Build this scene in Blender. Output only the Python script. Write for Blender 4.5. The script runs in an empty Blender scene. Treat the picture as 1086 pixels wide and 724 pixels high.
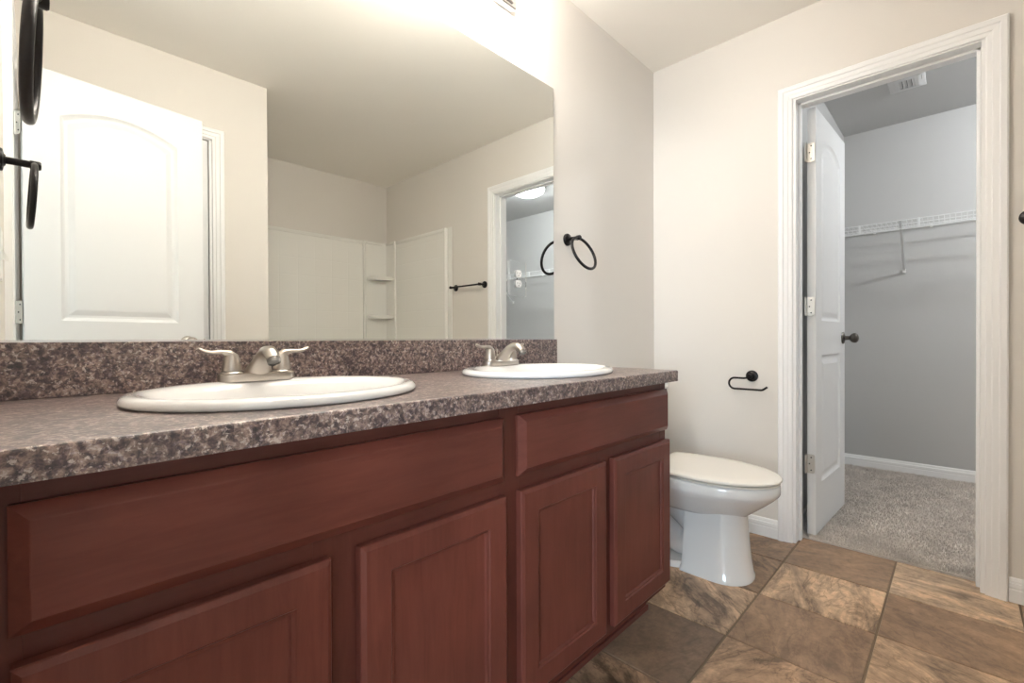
import bpy, bmesh, math, random
import numpy as np
from mathutils import Vector, Matrix, noise

random.seed(7)
PI = math.pi
S = bpy.context.scene
COL = S.collection

# ------------------------------------------------------------------ camera
F_PX, YAW, PITCH, ROLL = 490.65, math.radians(43.987), math.radians(-0.337), math.radians(-0.231)
CAM = Vector((0.0547, -1.2371, 0.948))
fw = Vector((math.cos(YAW)*math.cos(PITCH), math.sin(YAW)*math.cos(PITCH), math.sin(PITCH)))
rt = Vector((math.sin(YAW), -math.cos(YAW), 0))
up = rt.cross(fw)
rt2 = math.cos(ROLL)*rt + math.sin(ROLL)*up
up2 = rt2.cross(fw)
cd = bpy.data.cameras.new('camera')
cam = bpy.data.objects.new('camera', cd)
COL.objects.link(cam)
cd.sensor_fit = 'HORIZONTAL'; cd.sensor_width = 36; cd.lens = F_PX*36/1086
cd.clip_start = 0.01; cd.clip_end = 60
R = Matrix((rt2, up2, -fw)).transposed().to_4x4()
cam.matrix_world = Matrix.Translation(CAM) @ R
S.camera = cam

# ------------------------------------------------------------------ light levels and view
S.view_settings.view_transform = 'Standard'
S.view_settings.look = 'None'
S.view_settings.exposure = 1.34
S.view_settings.gamma = 1.0
S.view_settings.use_curve_mapping = False
BULB = 46.0            # vanity bulbs (emission strength)
BULB_COL = (1.0, 0.935, 0.86)
DOME = 6.0
DOME_BULB = 330.0             # closet dome lamp
DOME_COL = (0.95, 0.98, 1.0)
DAY = 72.0             # daylight through the bedroom window (W)
DAY_COL = (0.66, 0.84, 1.0)

W = bpy.data.worlds.new('world'); S.world = W; W.use_nodes = True
W.node_tree.nodes['Background'].inputs[0].default_value = (0.75, 0.87, 1.0, 1)
W.node_tree.nodes['Background'].inputs[1].default_value = 1.0

ld = bpy.data.lights.new('window_daylight', 'AREA')
ld.shape = 'RECTANGLE'; ld.size = 1.3; ld.size_y = 1.8; ld.energy = DAY; ld.color = DAY_COL
lo = bpy.data.objects.new('window_daylight', ld); COL.objects.link(lo)
lo.location = (-3.32, -2.75, 1.45); lo.rotation_euler = (0, -PI/2, 0)

try:
    S.cycles.max_bounces = 12; S.cycles.diffuse_bounces = 6; S.cycles.glossy_bounces = 6
    S.cycles.sample_clamp_indirect = 6.0
    S.cycles.caustics_refractive = False
    S.cycles.use_denoising = True
except Exception:
    pass

# ------------------------------------------------------------------ helpers
def new_mat(name, color=(0.8, 0.8, 0.8), rough=0.5, metal=0.0, coat=0.0, spec=0.5):
    m = bpy.data.materials.new(name); m.use_nodes = True
    b = m.node_tree.nodes['Principled BSDF']
    b.inputs['Base Color'].default_value = (*color, 1)
    b.inputs['Roughness'].default_value = rough
    b.inputs['Metallic'].default_value = metal
    b.inputs['Coat Weight'].default_value = coat
    b.inputs['Specular IOR Level'].default_value = spec
    return m

def nd(m, typ, **kw):
    n = m.node_tree.nodes.new(typ)
    for k, v in kw.items():
        if k in n.inputs.keys(): n.inputs[k].default_value = v
        else: setattr(n, k, v)
    return n

def lk(m, a, b): m.node_tree.links.new(a, b)
def bsdf(m): return m.node_tree.nodes['Principled BSDF']

def coords(m, scale=(1, 1, 1), rot=(0, 0, 0), world=True):
    mp = nd(m, 'ShaderNodeMapping')
    mp.inputs['Scale'].default_value = scale; mp.inputs['Rotation'].default_value = rot
    if world:
        g = nd(m, 'ShaderNodeNewGeometry'); lk(m, g.outputs['Position'], mp.inputs['Vector'])
    else:
        g = nd(m, 'ShaderNodeTexCoord'); lk(m, g.outputs['Object'], mp.inputs['Vector'])
    return mp.outputs['Vector']

def ramp(m, fac, stops, interp='LINEAR'):
    r = nd(m, 'ShaderNodeValToRGB'); r.color_ramp.interpolation = interp
    e = r.color_ramp.elements
    while len(e) < len(stops): e.new(0.5)
    for i, (p, c) in enumerate(stops):
        e[i].position = p; e[i].color = (*c, 1) if len(c) == 3 else c
    lk(m, fac, r.inputs['Fac'])
    return r.outputs['Color']

def mix(m, fac, a, b, blend='MIX'):
    n = nd(m, 'ShaderNodeMix', data_type='RGBA', blend_type=blend)
    for sock, v in ((n.inputs['Factor'], fac), (n.inputs['A'] if False else n.inputs[6], a), (n.inputs[7], b)):
        if hasattr(v, 'is_linked'): lk(m, v, sock)
        elif isinstance(v, (int, float)): sock.default_value = v
        else: sock.default_value = (*v, 1)
    return n.outputs[2]

def bump(m, height, strength=0.2, dist=0.01):
    b = nd(m, 'ShaderNodeBump'); b.inputs['Strength'].default_value = strength; b.inputs['Distance'].default_value = dist
    lk(m, height, b.inputs['Height']); lk(m, b.outputs['Normal'], bsdf(m).inputs['Normal'])

def tag(o, label=None, cat=None, group=None, kind=None):
    if label: o['label'] = label
    if cat: o['category'] = cat
    if group: o['group'] = group
    if kind: o['kind'] = kind
    return o

def thing(name, label, cat, loc=(0, 0, 0), group=None):
    o = bpy.data.objects.new(name, None); COL.objects.link(o)
    o.location = loc; o.empty_display_size = 0.05
    return tag(o, label, cat, group)

def root_loc(o):
    v = Vector((0, 0, 0))
    while o is not None:
        v += o.location; o = o.parent
    return v

def obj(name, bm, mat, parent=None, smooth=False, loc=None, angle=40):
    """bm is in world coordinates; the object's origin goes to loc (or to its parent's origin)."""
    base = root_loc(parent) if parent is not None else Vector((0, 0, 0))
    off = Vector(loc) - base if loc is not None else Vector((0, 0, 0))
    bmesh.ops.recalc_face_normals(bm, faces=bm.faces)
    bmesh.ops.translate(bm, verts=bm.verts, vec=-(base + off))
    me = bpy.data.meshes.new(name); bm.to_mesh(me); bm.free()
    me.materials.append(mat)
    if smooth:
        me.polygons.foreach_set('use_smooth', [True]*len(me.polygons))
        me.update()
        try: me.set_sharp_from_angle(angle=math.radians(angle))
        except Exception: pass
    o = bpy.data.objects.new(name, me); COL.objects.link(o)
    o.parent = parent; o.location = off
    return o

def BM(): return bmesh.new()

def box(bm, x0, x1, y0, y1, z0, z1, bev=0.0, seg=2):
    x0, x1 = sorted((x0, x1)); y0, y1 = sorted((y0, y1)); z0, z1 = sorted((z0, z1))
    v = [bm.verts.new(p) for p in ((x0,y0,z0),(x1,y0,z0),(x1,y1,z0),(x0,y1,z0),(x0,y0,z1),(x1,y0,z1),(x1,y1,z1),(x0,y1,z1))]
    f = [bm.faces.new([v[i] for i in q]) for q in ((3,2,1,0),(4,5,6,7),(0,1,5,4),(1,2,6,5),(2,3,7,6),(3,0,4,7))]
    if bev:
        e = list({e for ff in f for e in ff.edges})
        bmesh.ops.bevel(bm, geom=e, offset=bev, segments=seg, affect='EDGES', profile=0.5)
    return bm

def loft(bm, loops, closed=True, cap0=True, cap1=True):
    rows = [[bm.verts.new(p) for p in L] for L in loops]
    n = len(rows[0])
    for a, b in zip(rows, rows[1:]):
        for i in range(n if closed else n-1):
            j = (i+1) % n
            bm.faces.new((a[i], a[j], b[j], b[i]))
    if cap0: bm.faces.new(rows[0][::-1])
    if cap1: bm.faces.new(rows[-1])
    return rows

def smooth_path(pts, n=6):
    P = [Vector(p) for p in pts]
    out = []
    for i in range(len(P)-1):
        p0 = P[max(i-1, 0)]; p1 = P[i]; p2 = P[i+1]; p3 = P[min(i+2, len(P)-1)]
        for k in range(n):
            t = k/n
            out.append(0.5*((2*p1) + (p2-p0)*t + (2*p0-5*p1+4*p2-p3)*t*t + (3*p1-p0-3*p2+p3)*t**3))
    out.append(P[-1])
    return out

def tube(bm, pts, r, seg=12, closed=False):
    P = [Vector(p) for p in pts]; n = len(P)
    rr = r if isinstance(r, (list, tuple)) else [r]*n
    T = []
    for i in range(n):
        if closed: t = P[(i+1) % n]-P[(i-1) % n]
        else: t = P[min(i+1, n-1)]-P[max(i-1, 0)]
        T.append(t.normalized())
    ref = Vector((0, 0, 1)) if abs(T[0].z) < 0.9 else Vector((1, 0, 0))
    nrm = T[0].cross(ref).normalized()
    loops = []
    for i in range(n):
        nrm = (nrm - T[i]*nrm.dot(T[i])).normalized()
        b = T[i].cross(nrm)
        loops.append([P[i] + rr[i]*(math.cos(2*PI*k/seg)*nrm + math.sin(2*PI*k/seg)*b) for k in range(seg)])
    if closed:
        loops.append(loops[0])
        rows = [[bm.verts.new(p) for p in L] for L in loops[:-1]]; rows.append(rows[0])
        for a, b in zip(rows, rows[1:]):
            for i in range(seg):
                j = (i+1) % seg; bm.faces.new((a[i], a[j], b[j], b[i]))
    else: loft(bm, loops)
    return bm

def lathe(bm, prof, origin, axis=(0, 0, 1), seg=24):
    a = Vector(axis).normalized()
    ref = Vector((0, 0, 1)) if abs(a.z) < 0.9 else Vector((1, 0, 0))
    u = a.cross(ref).normalized(); v = a.cross(u); o = Vector(origin)
    loft(bm, [[o + a*h + max(r, 1e-5)*(math.cos(2*PI*k/seg)*u + math.sin(2*PI*k/seg)*v) for k in range(seg)] for r, h in prof])
    return bm

def fill_with_holes(bm, loops):
    """flat face bounded by loops[0] with the other loops as holes; loops are lists of BMVerts"""
    edges = []
    for L in loops:
        for i in range(len(L)):
            e = bm.edges.get((L[i], L[(i+1) % len(L)])) or bm.edges.new((L[i], L[(i+1) % len(L)]))
            edges.append(e)
    bmesh.ops.triangle_fill(bm, use_beauty=True, use_dissolve=False, edges=edges)

def nested_rect(bm, origin, ux, uz, un, w, h, steps, back=0.0):
    """slab front built of nested rectangles: steps = [(inset, out along un)]; back depth closes it"""
    o = Vector(origin); ux = Vector(ux); uz = Vector(uz); un = Vector(un)
    def L(i, d): return [o+ux*i+uz*i+un*d, o+ux*(w-i)+uz*i+un*d, o+ux*(w-i)+uz*(h-i)+un*d, o+ux*i+uz*(h-i)+un*d]
    loops = [L(0, back)] + [L(i, d) for i, d in steps]
    loft(bm, loops)
    return bm

# ------------------------------------------------------------------ materials
def wall_paint(name, c):
    m = new_mat(name, c, 0.55, spec=0.3)
    v = coords(m)
    n = nd(m, 'ShaderNodeTexNoise', Scale=160.0, Detail=3.0); lk(m, v, n.inputs['Vector'])
    bump(m, n.outputs['Fac'], 0.08, 0.004)
    return m
M_WALL = wall_paint('wall_paint', (0.76, 0.725, 0.678))
M_WALLC = wall_paint('closet_paint', (0.52, 0.52, 0.515))
M_CEIL = wall_paint('ceiling_paint', (0.92, 0.89, 0.835))
M_TRIM = new_mat('trim_white', (0.90, 0.90, 0.90), 0.35)
M_DOOR = new_mat('door_white', (0.80, 0.805, 0.81), 0.38)
M_MIRROR = new_mat('mirror_silver', (0.90, 0.925, 0.905), 0.0, 1.0)
M_PORC = new_mat('porcelain', (0.80, 0.795, 0.785), 0.08, coat=0.5)
M_SEAT = new_mat('seat_plastic', (0.80, 0.765, 0.70), 0.25)
M_SURR = None
M_BLACK = new_mat('oiled_bronze', (0.016, 0.014, 0.014), 0.33, 0.6)
M_GUN = new_mat('dark_bronze_metal', (0.11, 0.10, 0.09), 0.28, 1.0)
M_NICKEL = new_mat('brushed_nickel', (0.47, 0.43, 0.39), 0.28, 1.0)
M_CHROME = new_mat('chrome', (0.75, 0.75, 0.76), 0.12, 1.0)
M_STEEL = new_mat('hinge_steel', (0.62, 0.60, 0.56), 0.35, 1.0)
M_DARK = new_mat('screw_dark', (0.05, 0.05, 0.05), 0.5, 0.5)
M_PLASTIC = new_mat('white_plastic', (0.85, 0.85, 0.83), 0.3)
M_WIRE = new_mat('white_wire', (0.74, 0.75, 0.75), 0.35)
M_GROMMET = new_mat('aerator_grey', (0.25, 0.24, 0.23), 0.4, 0.8)
M_REG = new_mat('register_paint', (0.60, 0.60, 0.60), 0.4)
M_VENTDARK = new_mat('vent_dark', (0.03, 0.03, 0.03), 0.8)

def surround_mat():
    m = new_mat('acrylic_surround', (0.88, 0.87, 0.83), 0.12, coat=0.3)
    g = nd(m, 'ShaderNodeNewGeometry'); s = nd(m, 'ShaderNodeSeparateXYZ'); lk(m, g.outputs['Position'], s.inputs[0])
    a = nd(m, 'ShaderNodeMath', operation='ADD'); lk(m, s.outputs['X'], a.inputs[0]); lk(m, s.outputs['Y'], a.inputs[1])
    c = nd(m, 'ShaderNodeCombineXYZ'); lk(m, a.outputs[0], c.inputs['X']); lk(m, s.outputs['Z'], c.inputs['Y'])
    b = nd(m, 'ShaderNodeTexBrick', offset=0.0, squash=1.0)
    b.inputs['Scale'].default_value = 1.0; b.inputs['Mortar Size'].default_value = 0.004
    b.inputs['Mortar Smooth'].default_value = 0.6
    b.inputs['Brick Width'].default_value = 0.15; b.inputs['Row Height'].default_value = 0.15
    b.inputs['Color1'].default_value = (1,1,1,1); b.inputs['Color2'].default_value = (1,1,1,1); b.inputs['Mortar'].default_value = (0,0,0,1)
    lk(m, c.outputs[0], b.inputs['Vector']); bump(m, b.outputs['Color'], 0.25, 0.003)
    return m
M_SURR = surround_mat()
M_SURR_PLAIN = new_mat('acrylic_plain', (0.88, 0.87, 0.83), 0.12, coat=0.3)

def cherry(name, vertical, k=1.0):
    m = new_mat(name, (0.10, 0.03, 0.02), 0.36, spec=0.27)
    sc = (9, 9, 0.9) if vertical else (0.9, 9, 9)
    v = coords(m, sc)
    n1 = nd(m, 'ShaderNodeTexNoise', Scale=6.0, Detail=8.0, Roughness=0.65, Distortion=0.6); lk(m, v, n1.inputs['Vector'])
    v2 = coords(m, (1, 1, 1))
    n2 = nd(m, 'ShaderNodeTexNoise', Scale=5.0, Detail=4.0); lk(m, v2, n2.inputs['Vector'])
    c1 = ramp(m, n1.outputs['Fac'], [(0.25, (0.108, 0.030, 0.021)), (0.5, (0.132, 0.038, 0.0275)), (0.75, (0.150, 0.045, 0.033))])
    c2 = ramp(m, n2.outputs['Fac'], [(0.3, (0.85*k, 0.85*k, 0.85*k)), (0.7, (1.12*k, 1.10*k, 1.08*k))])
    lk(m, mix(m, 1.0, c1, c2, 'MULTIPLY'), bsdf(m).inputs['Base Color'])
    bump(m, n1.outputs['Fac'], 0.05, 0.002)
    return m
M_CH_V = cherry('cherry_upright_grain', True)
M_CH_H = cherry('cherry_level_grain', False)
M_CH_SHADE_V = cherry('cherry_shaded_upright', True, 0.74)  # same stain as the doors; shade on the recessed frame put into the colour
M_CH_SHADE_H = cherry('cherry_shaded_level', False, 0.74)

def granite():
    m = new_mat('granite_laminate', (0.2, 0.16, 0.15), 0.42, coat=0.75)
    bsdf(m).inputs['Coat Roughness'].default_value = 0.38
    v = coords(m); v2 = coords(m, rot=(0.7, 0.4, 0.3))
    n0 = nd(m, 'ShaderNodeTexNoise', Scale=16.0, Detail=4.0); lk(m, v, n0.inputs['Vector'])
    n1 = nd(m, 'ShaderNodeTexNoise', Scale=98.0, Detail=5.0, Roughness=0.66, Distortion=0.5); lk(m, v, n1.inputs['Vector'])
    n2 = nd(m, 'ShaderNodeTexNoise', Scale=155.0, Detail=4.0, Roughness=0.65, Distortion=0.3); lk(m, v2, n2.inputs['Vector'])
    n3 = nd(m, 'ShaderNodeTexNoise', Scale=52.0, Detail=5.0, Roughness=0.6, Distortion=0.6); lk(m, v2, n3.inputs['Vector'])
    vo = nd(m, 'ShaderNodeTexVoronoi', feature='F1'); vo.inputs['Scale'].default_value = 210.0; lk(m, v, vo.inputs['Vector'])
    body = ramp(m, n1.outputs['Fac'], [(0.34, (0.032, 0.025, 0.031)), (0.44, (0.100, 0.070, 0.064)), (0.52, (0.215, 0.152, 0.130)), (0.61, (0.34, 0.265, 0.23)), (0.72, (0.50, 0.45, 0.42))])
    fleck = ramp(m, n2.outputs['Fac'], [(0.55, (0, 0, 0)), (0.61, (1, 1, 1))])
    c = mix(m, fleck, body, (0.50, 0.45, 0.41))
    cell = nd(m, 'ShaderNodeSeparateColor'); lk(m, vo.outputs['Color'], cell.inputs[0])
    pick = ramp(m, cell.outputs[0], [(0.78, (0, 0, 0)), (0.80, (1, 1, 1))])
    c = mix(m, pick, c, mix(m, 1.0, c, (0.50, 0.45, 0.52), 'MULTIPLY'))
    dark = ramp(m, n3.outputs['Fac'], [(0.52, (0, 0, 0)), (0.58, (1, 1, 1))])
    c = mix(m, dark, c, mix(m, 1.0, c, (0.44, 0.39, 0.45), 'MULTIPLY'))
    big = ramp(m, n0.outputs['Fac'], [(0.35, (0.76, 0.73, 0.74)), (0.65, (1.18, 1.15, 1.14))])
    c = mix(m, 1.0, c, big, 'MULTIPLY')
    c = mix(m, 1.0, c, (1.0, 0.985, 0.99), 'MULTIPLY')
    lk(m, c, bsdf(m).inputs['Base Color'])
    return m
M_GRANITE = granite()

def tile_mat():
    m = new_mat('slate_look_tile', (0.2, 0.15, 0.1), 0.38)
    a = nd(m, 'ShaderNodeVertexColor', layer_name='tile')          # r tone, g pattern strength, b pattern direction and offset
    s = nd(m, 'ShaderNodeSeparateColor'); lk(m, a.outputs['Color'], s.inputs[0])
    g = nd(m, 'ShaderNodeNewGeometry')
    off = nd(m, 'ShaderNodeVectorMath', operation='ADD'); lk(m, g.outputs['Position'], off.inputs[0])
    mul = nd(m, 'ShaderNodeMath', operation='MULTIPLY'); mul.inputs[1].default_value = 37.0; lk(m, s.outputs[2], mul.inputs[0])
    lk(m, mul.outputs[0], off.inputs[1])
    rot = nd(m, 'ShaderNodeVectorRotate', rotation_type='Z_AXIS'); lk(m, off.outputs[0], rot.inputs['Vector']); lk(m, mul.outputs[0], rot.inputs['Angle'])
    st = nd(m, 'ShaderNodeMapping'); st.inputs['Scale'].default_value = (1.0, 2.6, 1.0); lk(m, rot.outputs[0], st.inputs['Vector'])
    n1 = nd(m, 'ShaderNodeTexNoise', Scale=4.2, Detail=10.0, Roughness=0.68, Distortion=0.9); lk(m, st.outputs[0], n1.inputs['Vector'])
    n2 = nd(m, 'ShaderNodeTexNoise', Scale=40.0, Detail=6.0, Roughness=0.7); lk(m, off.outputs[0], n2.inputs['Vector'])
    n4 = nd(m, 'ShaderNodeTexNoise', Scale=3.4, Detail=9.0, Roughness=0.6, Distortion=1.4); lk(m, st.outputs[0], n4.inputs['Vector'])
    base = ramp(m, s.outputs[0], [(0.0, (0.135, 0.104, 0.080)), (0.25, (0.235, 0.165, 0.116)), (0.5, (0.35, 0.245, 0.17)), (0.75, (0.475, 0.36, 0.26)), (1.0, (0.58, 0.47, 0.36))])
    lo = mix(m, 1.0, base, (0.30, 0.27, 0.25), 'MULTIPLY')
    hi = mix(m, 1.0, base, (1.50, 1.50, 1.46), 'MULTIPLY')
    vein = ramp(m, n1.outputs['Fac'], [(0.37, (0, 0, 0)), (0.455, (0.40, 0.40, 0.40)), (0.53, (0.66, 0.66, 0.66)), (0.60, (1, 1, 1))])
    pat = mix(m, vein, lo, hi)
    c = mix(m, s.outputs[1], base, pat)
    ab = nd(m, 'ShaderNodeMath', operation='SUBTRACT'); ab.inputs[1].default_value = 0.5; lk(m, n4.outputs['Fac'], ab.inputs[0])
    ab2 = nd(m, 'ShaderNodeMath', operation='ABSOLUTE'); lk(m, ab.outputs[0], ab2.inputs[0])
    crack = ramp(m, ab2.outputs[0], [(0.0, (0.50, 0.46, 0.42)), (0.016, (0.92, 0.92, 0.92)), (0.05, (1, 1, 1))])
    c = mix(m, s.outputs[1], c, mix(m, 1.0, c, crack, 'MULTIPLY'))
    grain = ramp(m, n2.outputs['Fac'], [(0.3, (0.80, 0.74, 0.68)), (0.7, (1.32, 1.22, 1.12))])
    c = mix(m, 1.0, c, grain, 'MULTIPLY')
    lk(m, c, bsdf(m).inputs['Base Color'])
    rr = ramp(m, n1.outputs['Fac'], [(0.3, (0.30, 0.30, 0.30)), (0.7, (0.48, 0.48, 0.48))]); lk(m, rr, bsdf(m).inputs['Roughness'])
    bump(m, n1.outputs['Fac'], 0.25, 0.004)
    return m
M_TILE = tile_mat()
M_GROUT = new_mat('grout', (0.20, 0.15, 0.105), 0.85)

def carpet_mat():
    m = new_mat('carpet', (0.4, 0.36, 0.32), 0.95, spec=0.1)
    v = coords(m)
    n = nd(m, 'ShaderNodeTexNoise', Scale=230.0, Detail=3.0, Roughness=0.7); lk(m, v, n.inputs['Vector'])
    n2 = nd(m, 'ShaderNodeTexNoise', Scale=9.0, Detail=3.0); lk(m, v, n2.inputs['Vector'])
    c = ramp(m, n.outputs['Fac'], [(0.3, (0.60, 0.54, 0.49)), (0.5, (0.70, 0.64, 0.585)), (0.7, (0.78, 0.73, 0.68))])
    c2 = ramp(m, n2.outputs['Fac'], [(0.3, (0.85, 0.85, 0.85)), (0.7, (1.1, 1.1, 1.1))])
    lk(m, mix(m, 1.0, c, c2, 'MULTIPLY'), bsdf(m).inputs['Base Color'])
    bump(m, n.outputs['Fac'], 0.6, 0.01)
    return m
M_CARPET = carpet_mat()

def glow(name, col, strength):
    m = new_mat(name, (0.9, 0.9, 0.88), 0.3)
    bsdf(m).inputs['Emission Color'].default_value = (*col, 1)
    bsdf(m).inputs['Emission Strength'].default_value = strength
    return m
M_BULB = glow('lit_bulb', BULB_COL, BULB)
M_DOMEB = glow('lit_closet_bulb', DOME_COL, DOME_BULB)
def dome_glass():
    m = glow('lit_dome', DOME_COL, DOME)
    tr = nd(m, 'ShaderNodeBsdfTransparent'); mx = nd(m, 'ShaderNodeMixShader'); mx.inputs[0].default_value = 0.45
    lk(m, tr.outputs[0], mx.inputs[1]); lk(m, bsdf(m).outputs[0], mx.inputs[2])
    out = [n for n in m.node_tree.nodes if n.type == 'OUTPUT_MATERIAL'][0]
    lk(m, mx.outputs[0], out.inputs['Surface'])
    return m
M_DOME = dome_glass()
M_CLEAR = new_mat('clear_acrylic', (1, 1, 1), 0.03)
bsdf(M_CLEAR).inputs['Transmission Weight'].default_value = 1.0
bsdf(M_CLEAR).inputs['IOR'].default_value = 1.12

# ------------------------------------------------------------------ dimensions
H = 2.44
XF = 2.490            # far wall (closet door wall)
YO = -1.7376          # wall across from the mirror
XA = 1.0325           # alcove side wall
YA = -2.843           # alcove back wall
XC0, XC = 2.605, 4.2575
YC = -2.95            # closet end wall
T = 0.115
CZ = 0.841            # counter top

def struct(name, bm, mat, parent=None, label=None, cat=None, smooth=False):
    o = obj(name, bm, mat, parent, smooth)
    if parent is None:
        o['kind'] = 'structure'
        if label: o['label'] = label
        if cat: o['category'] = cat
    return o

# ------------------------------------------------------------------ walls
ED0, ED1, EDZ = -0.795, -1.445, 2.050   # entry doorway in the side wall
CD0, CD1, CDZ = -0.683, -1.312, 2.052   # closet doorway in the far wall
LD0, LD1, LDZ = 0.125, 0.750, 2.060     # linen closet doorway in the wall across

b = BM(); box(b, -T, XC+0.12, 0, 0.12, 0, H)
struct('wall_back', b, M_WALL, label='pale greige wall carrying the big mirror and vanity light', cat='wall')
b = BM()
box(b, -T, 0, 0, ED0, 0, H); box(b, -T, 0, ED1, YO-0.11, 0, H); box(b, -T, 0, ED0, ED1, EDZ, H)
struct('wall_left', b, M_WALL, label='greige wall with entry doorway beside the vanity end', cat='wall')
b = BM()
box(b, XF, XC0, 0, CD0, 0, H); box(b, XF, XC0, CD1, YC, 0, H); box(b, XF, XC0, CD0, CD1, CDZ, H)
struct('wall_right', b, M_WALL, label='warm greige wall with the closet doorway behind the toilet', cat='wall')
b = BM()
box(b, 0, LD0, YO-0.11, YO, 0, H); box(b, LD1, XA, YO-0.11, YO, 0, H); box(b, LD0, LD1, YO-0.11, YO, LDZ, H)
box(b, LD0-0.1, LD1+0.1, YO-0.5, YO-0.45, 0, H)
struct('wall_front', b, M_WALL, label='greige wall across from the mirror, ending in an outside corner', cat='wall')
b = BM(); box(b, XA-0.11, XA, YO-0.11, YA, 0, H)
struct('wall_alcove_side', b, M_WALL, label='short greige wall at the end of the tub alcove', cat='wall')
b = BM(); box(b, XA-0.11, XF, YA, YA-0.11, 0, H)
struct('wall_alcove_back', b, M_WALL, label='greige wall above the white tub surround', cat='wall')
b = BM(); box(b, XC0, XC, 0, -0.622, 0, H)
struct('wall_closet_end', b, M_WALLC, label='grey closet side wall behind the open closet door', cat='wall')
b = BM(); box(b, XC, XC+0.12, 0, YC, 0, H)
struct('wall_closet_back', b, M_WALLC, label='grey closet wall carrying the wire shelf', cat='wall')
b = BM(); box(b, XF, XC+0.12, YC, YC-0.11, 0, H)
struct('wall_closet_side', b, M_WALLC, label='end wall of the walk-in closet', cat='wall')
b = BM(); box(b, XC0, XC, -0.622, YC, H-0.002, H+0.05)
struct('ceiling_closet', b, M_WALLC, label='grey painted closet ceiling', cat='ceiling')
b = BM(); box(b, -3.5, XC+0.12, -4.2, 1.6, H, H+0.1)
struct('ceiling', b, M_CEIL, label='flat beige painted ceiling', cat='ceiling')
# bedroom beyond the entry doorway
b = BM()
box(b, -3.45, -3.35, -4.2, -3.65, 0, H); box(b, -3.45, -3.35, -1.85, 1.6, 0, H)
box(b, -3.45, -3.35, -3.65, -1.85, 0, 0.8); box(b, -3.45, -3.35, -3.65, -1.85, 2.1, H)
box(b, -3.45, -T, 1.5, 1.6, 0, H); box(b, -3.45, -T, -4.2, -4.1, 0, H)
box(b, -T, 0, 0.12, 1.6, 0, H); box(b, -T, 0, YO-0.11, -4.2, 0, H)
struct('wall_bedroom', b, M_WALL, label='bedroom walls beyond the entry doorway', cat='wall')
b = BM(); box(b, -3.45, -T*0.55, -4.2, 1.6, -0.05, 0.006)
struct('floor_bedroom', b, M_CARPET, label='carpeted bedroom floor beyond the entry doorway', cat='floor')

# ------------------------------------------------------------------ tiled floor
b = BM(); lay = b.loops.layers.float_color.new('tile')
xs = [2.588-0.3345*k for k in range(9, -1, -1)]
ys = [-0.704+0.345*2-0.345*k for k in range(0, 9)]
tones = {  # (column from the closet, row from the mirror wall): tone, pattern, seed
    (0,2): (0.34, 0.75, 0.11), (1,2): (0.36, 0.8, 0.23), (2,2): (0.66, 1.0, 0.405), (3,2): (0.17, 0.35, 0.52), (4,2): (0.34, 0.9, 0.31),
    (0,3): (0.34, 0.45, 0.71), (1,3): (0.70, 0.9, 0.335), (2,3): (0.36, 0.5, 0.93), (3,3): (0.56, 0.85, 0.27), (4,3): (0.4, 0.5, 0.14),
    (0,4): (0.84, 0.75, 0.47), (1,4): (0.40, 0.5, 0.82), (2,4): (0.68, 0.8, 0.65), (3,4): (0.5, 0.6, 0.39), (0,5): (0.38, 0.5, 0.57),
    (0,1): (0.5, 0.7, 0.2), (1,1): (0.3, 0.6, 0.9)}
G = 0.0022
for i in range(len(xs)-1):
    for j in range(len(ys)-1):
        x0, x1, y1, y0 = xs[i]+G, xs[i+1]-G, ys[j]-G, ys[j+1]+G
        x0 = max(x0, -T*0.5); y1 = min(y1, 0)
        if x1 <= x0 or y1 <= y0 or y1 < YA: continue
        y0 = max(y0, YA)
        ci = len(xs)-2-i
        rnd = random.Random(i*31+j)
        t = tones.get((ci, j+1), (rnd.uniform(.2, .8), rnd.uniform(.4, .9), rnd.random()))
        z, e = 0.0, 0.002
        outer = [b.verts.new(p) for p in ((x0,y0,z-.004),(x1,y0,z-.004),(x1,y1,z-.004),(x0,y1,z-.004))]
        inner = [b.verts.new(p) for p in ((x0+e,y0+e,z),(x1-e,y0+e,z),(x1-e,y1-e,z),(x0+e,y1-e,z))]
        fs = [b.faces.new(inner)] + [b.faces.new((outer[k], outer[(k+1) % 4], inner[(k+1) % 4], inner[k])) for k in range(4)]
        for f in fs:
            for l in f.loops: l[lay] = (t[0], t[1], t[2], 1)
fl = struct('floor', b, M_TILE, label='square slate-look tile floor in browns and tans', cat='floor')
b = BM(); box(b, -T*0.55, 2.592, 0, YA, -0.05, -0.0025); struct('grout', b, M_GROUT, fl)

b = BM(); box(b, 2.592, XC, 0, YC, -0.05, 0.006)
struct('floor_closet', b, M_CARPET, label='grey beige carpet in the closet', cat='floor')
# carpet pile over the part of the closet that shows
rng = np.random.default_rng(3)
n = 70000
px = 2.594 + (XC-2.60)*rng.random(n)**1.25; py = -0.63 - 1.42*rng.random(n)
keep = ~((px < XC0+0.005) & ((py > CD0-0.014) | (py < CD1+0.014)))
px, py = px[keep], py[keep]; n = len(px)
ang = rng.random(n)*2*PI; lean = rng.random(n)*0.009; la = rng.random(n)*2*PI; hh = 0.012+rng.random(n)*0.008; wd = 0.0022
V = np.zeros((n, 3, 3))
V[:, 0] = np.stack([px+wd*np.cos(ang), py+wd*np.sin(ang), np.full(n, 0.005)], 1)
V[:, 1] = np.stack([px-wd*np.cos(ang), py-wd*np.sin(ang), np.full(n, 0.005)], 1)
V[:, 2] = np.stack([px+lean*np.cos(la), py+lean*np.sin(la), hh], 1)
me = bpy.data.meshes.new('carpet_pile')
me.from_pydata(V.reshape(-1, 3).tolist(), [], np.arange(n*3).reshape(-1, 3).tolist())
me.materials.append(M_CARPET)
o = bpy.data.objects.new('carpet_pile', me); COL.objects.link(o)
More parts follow.
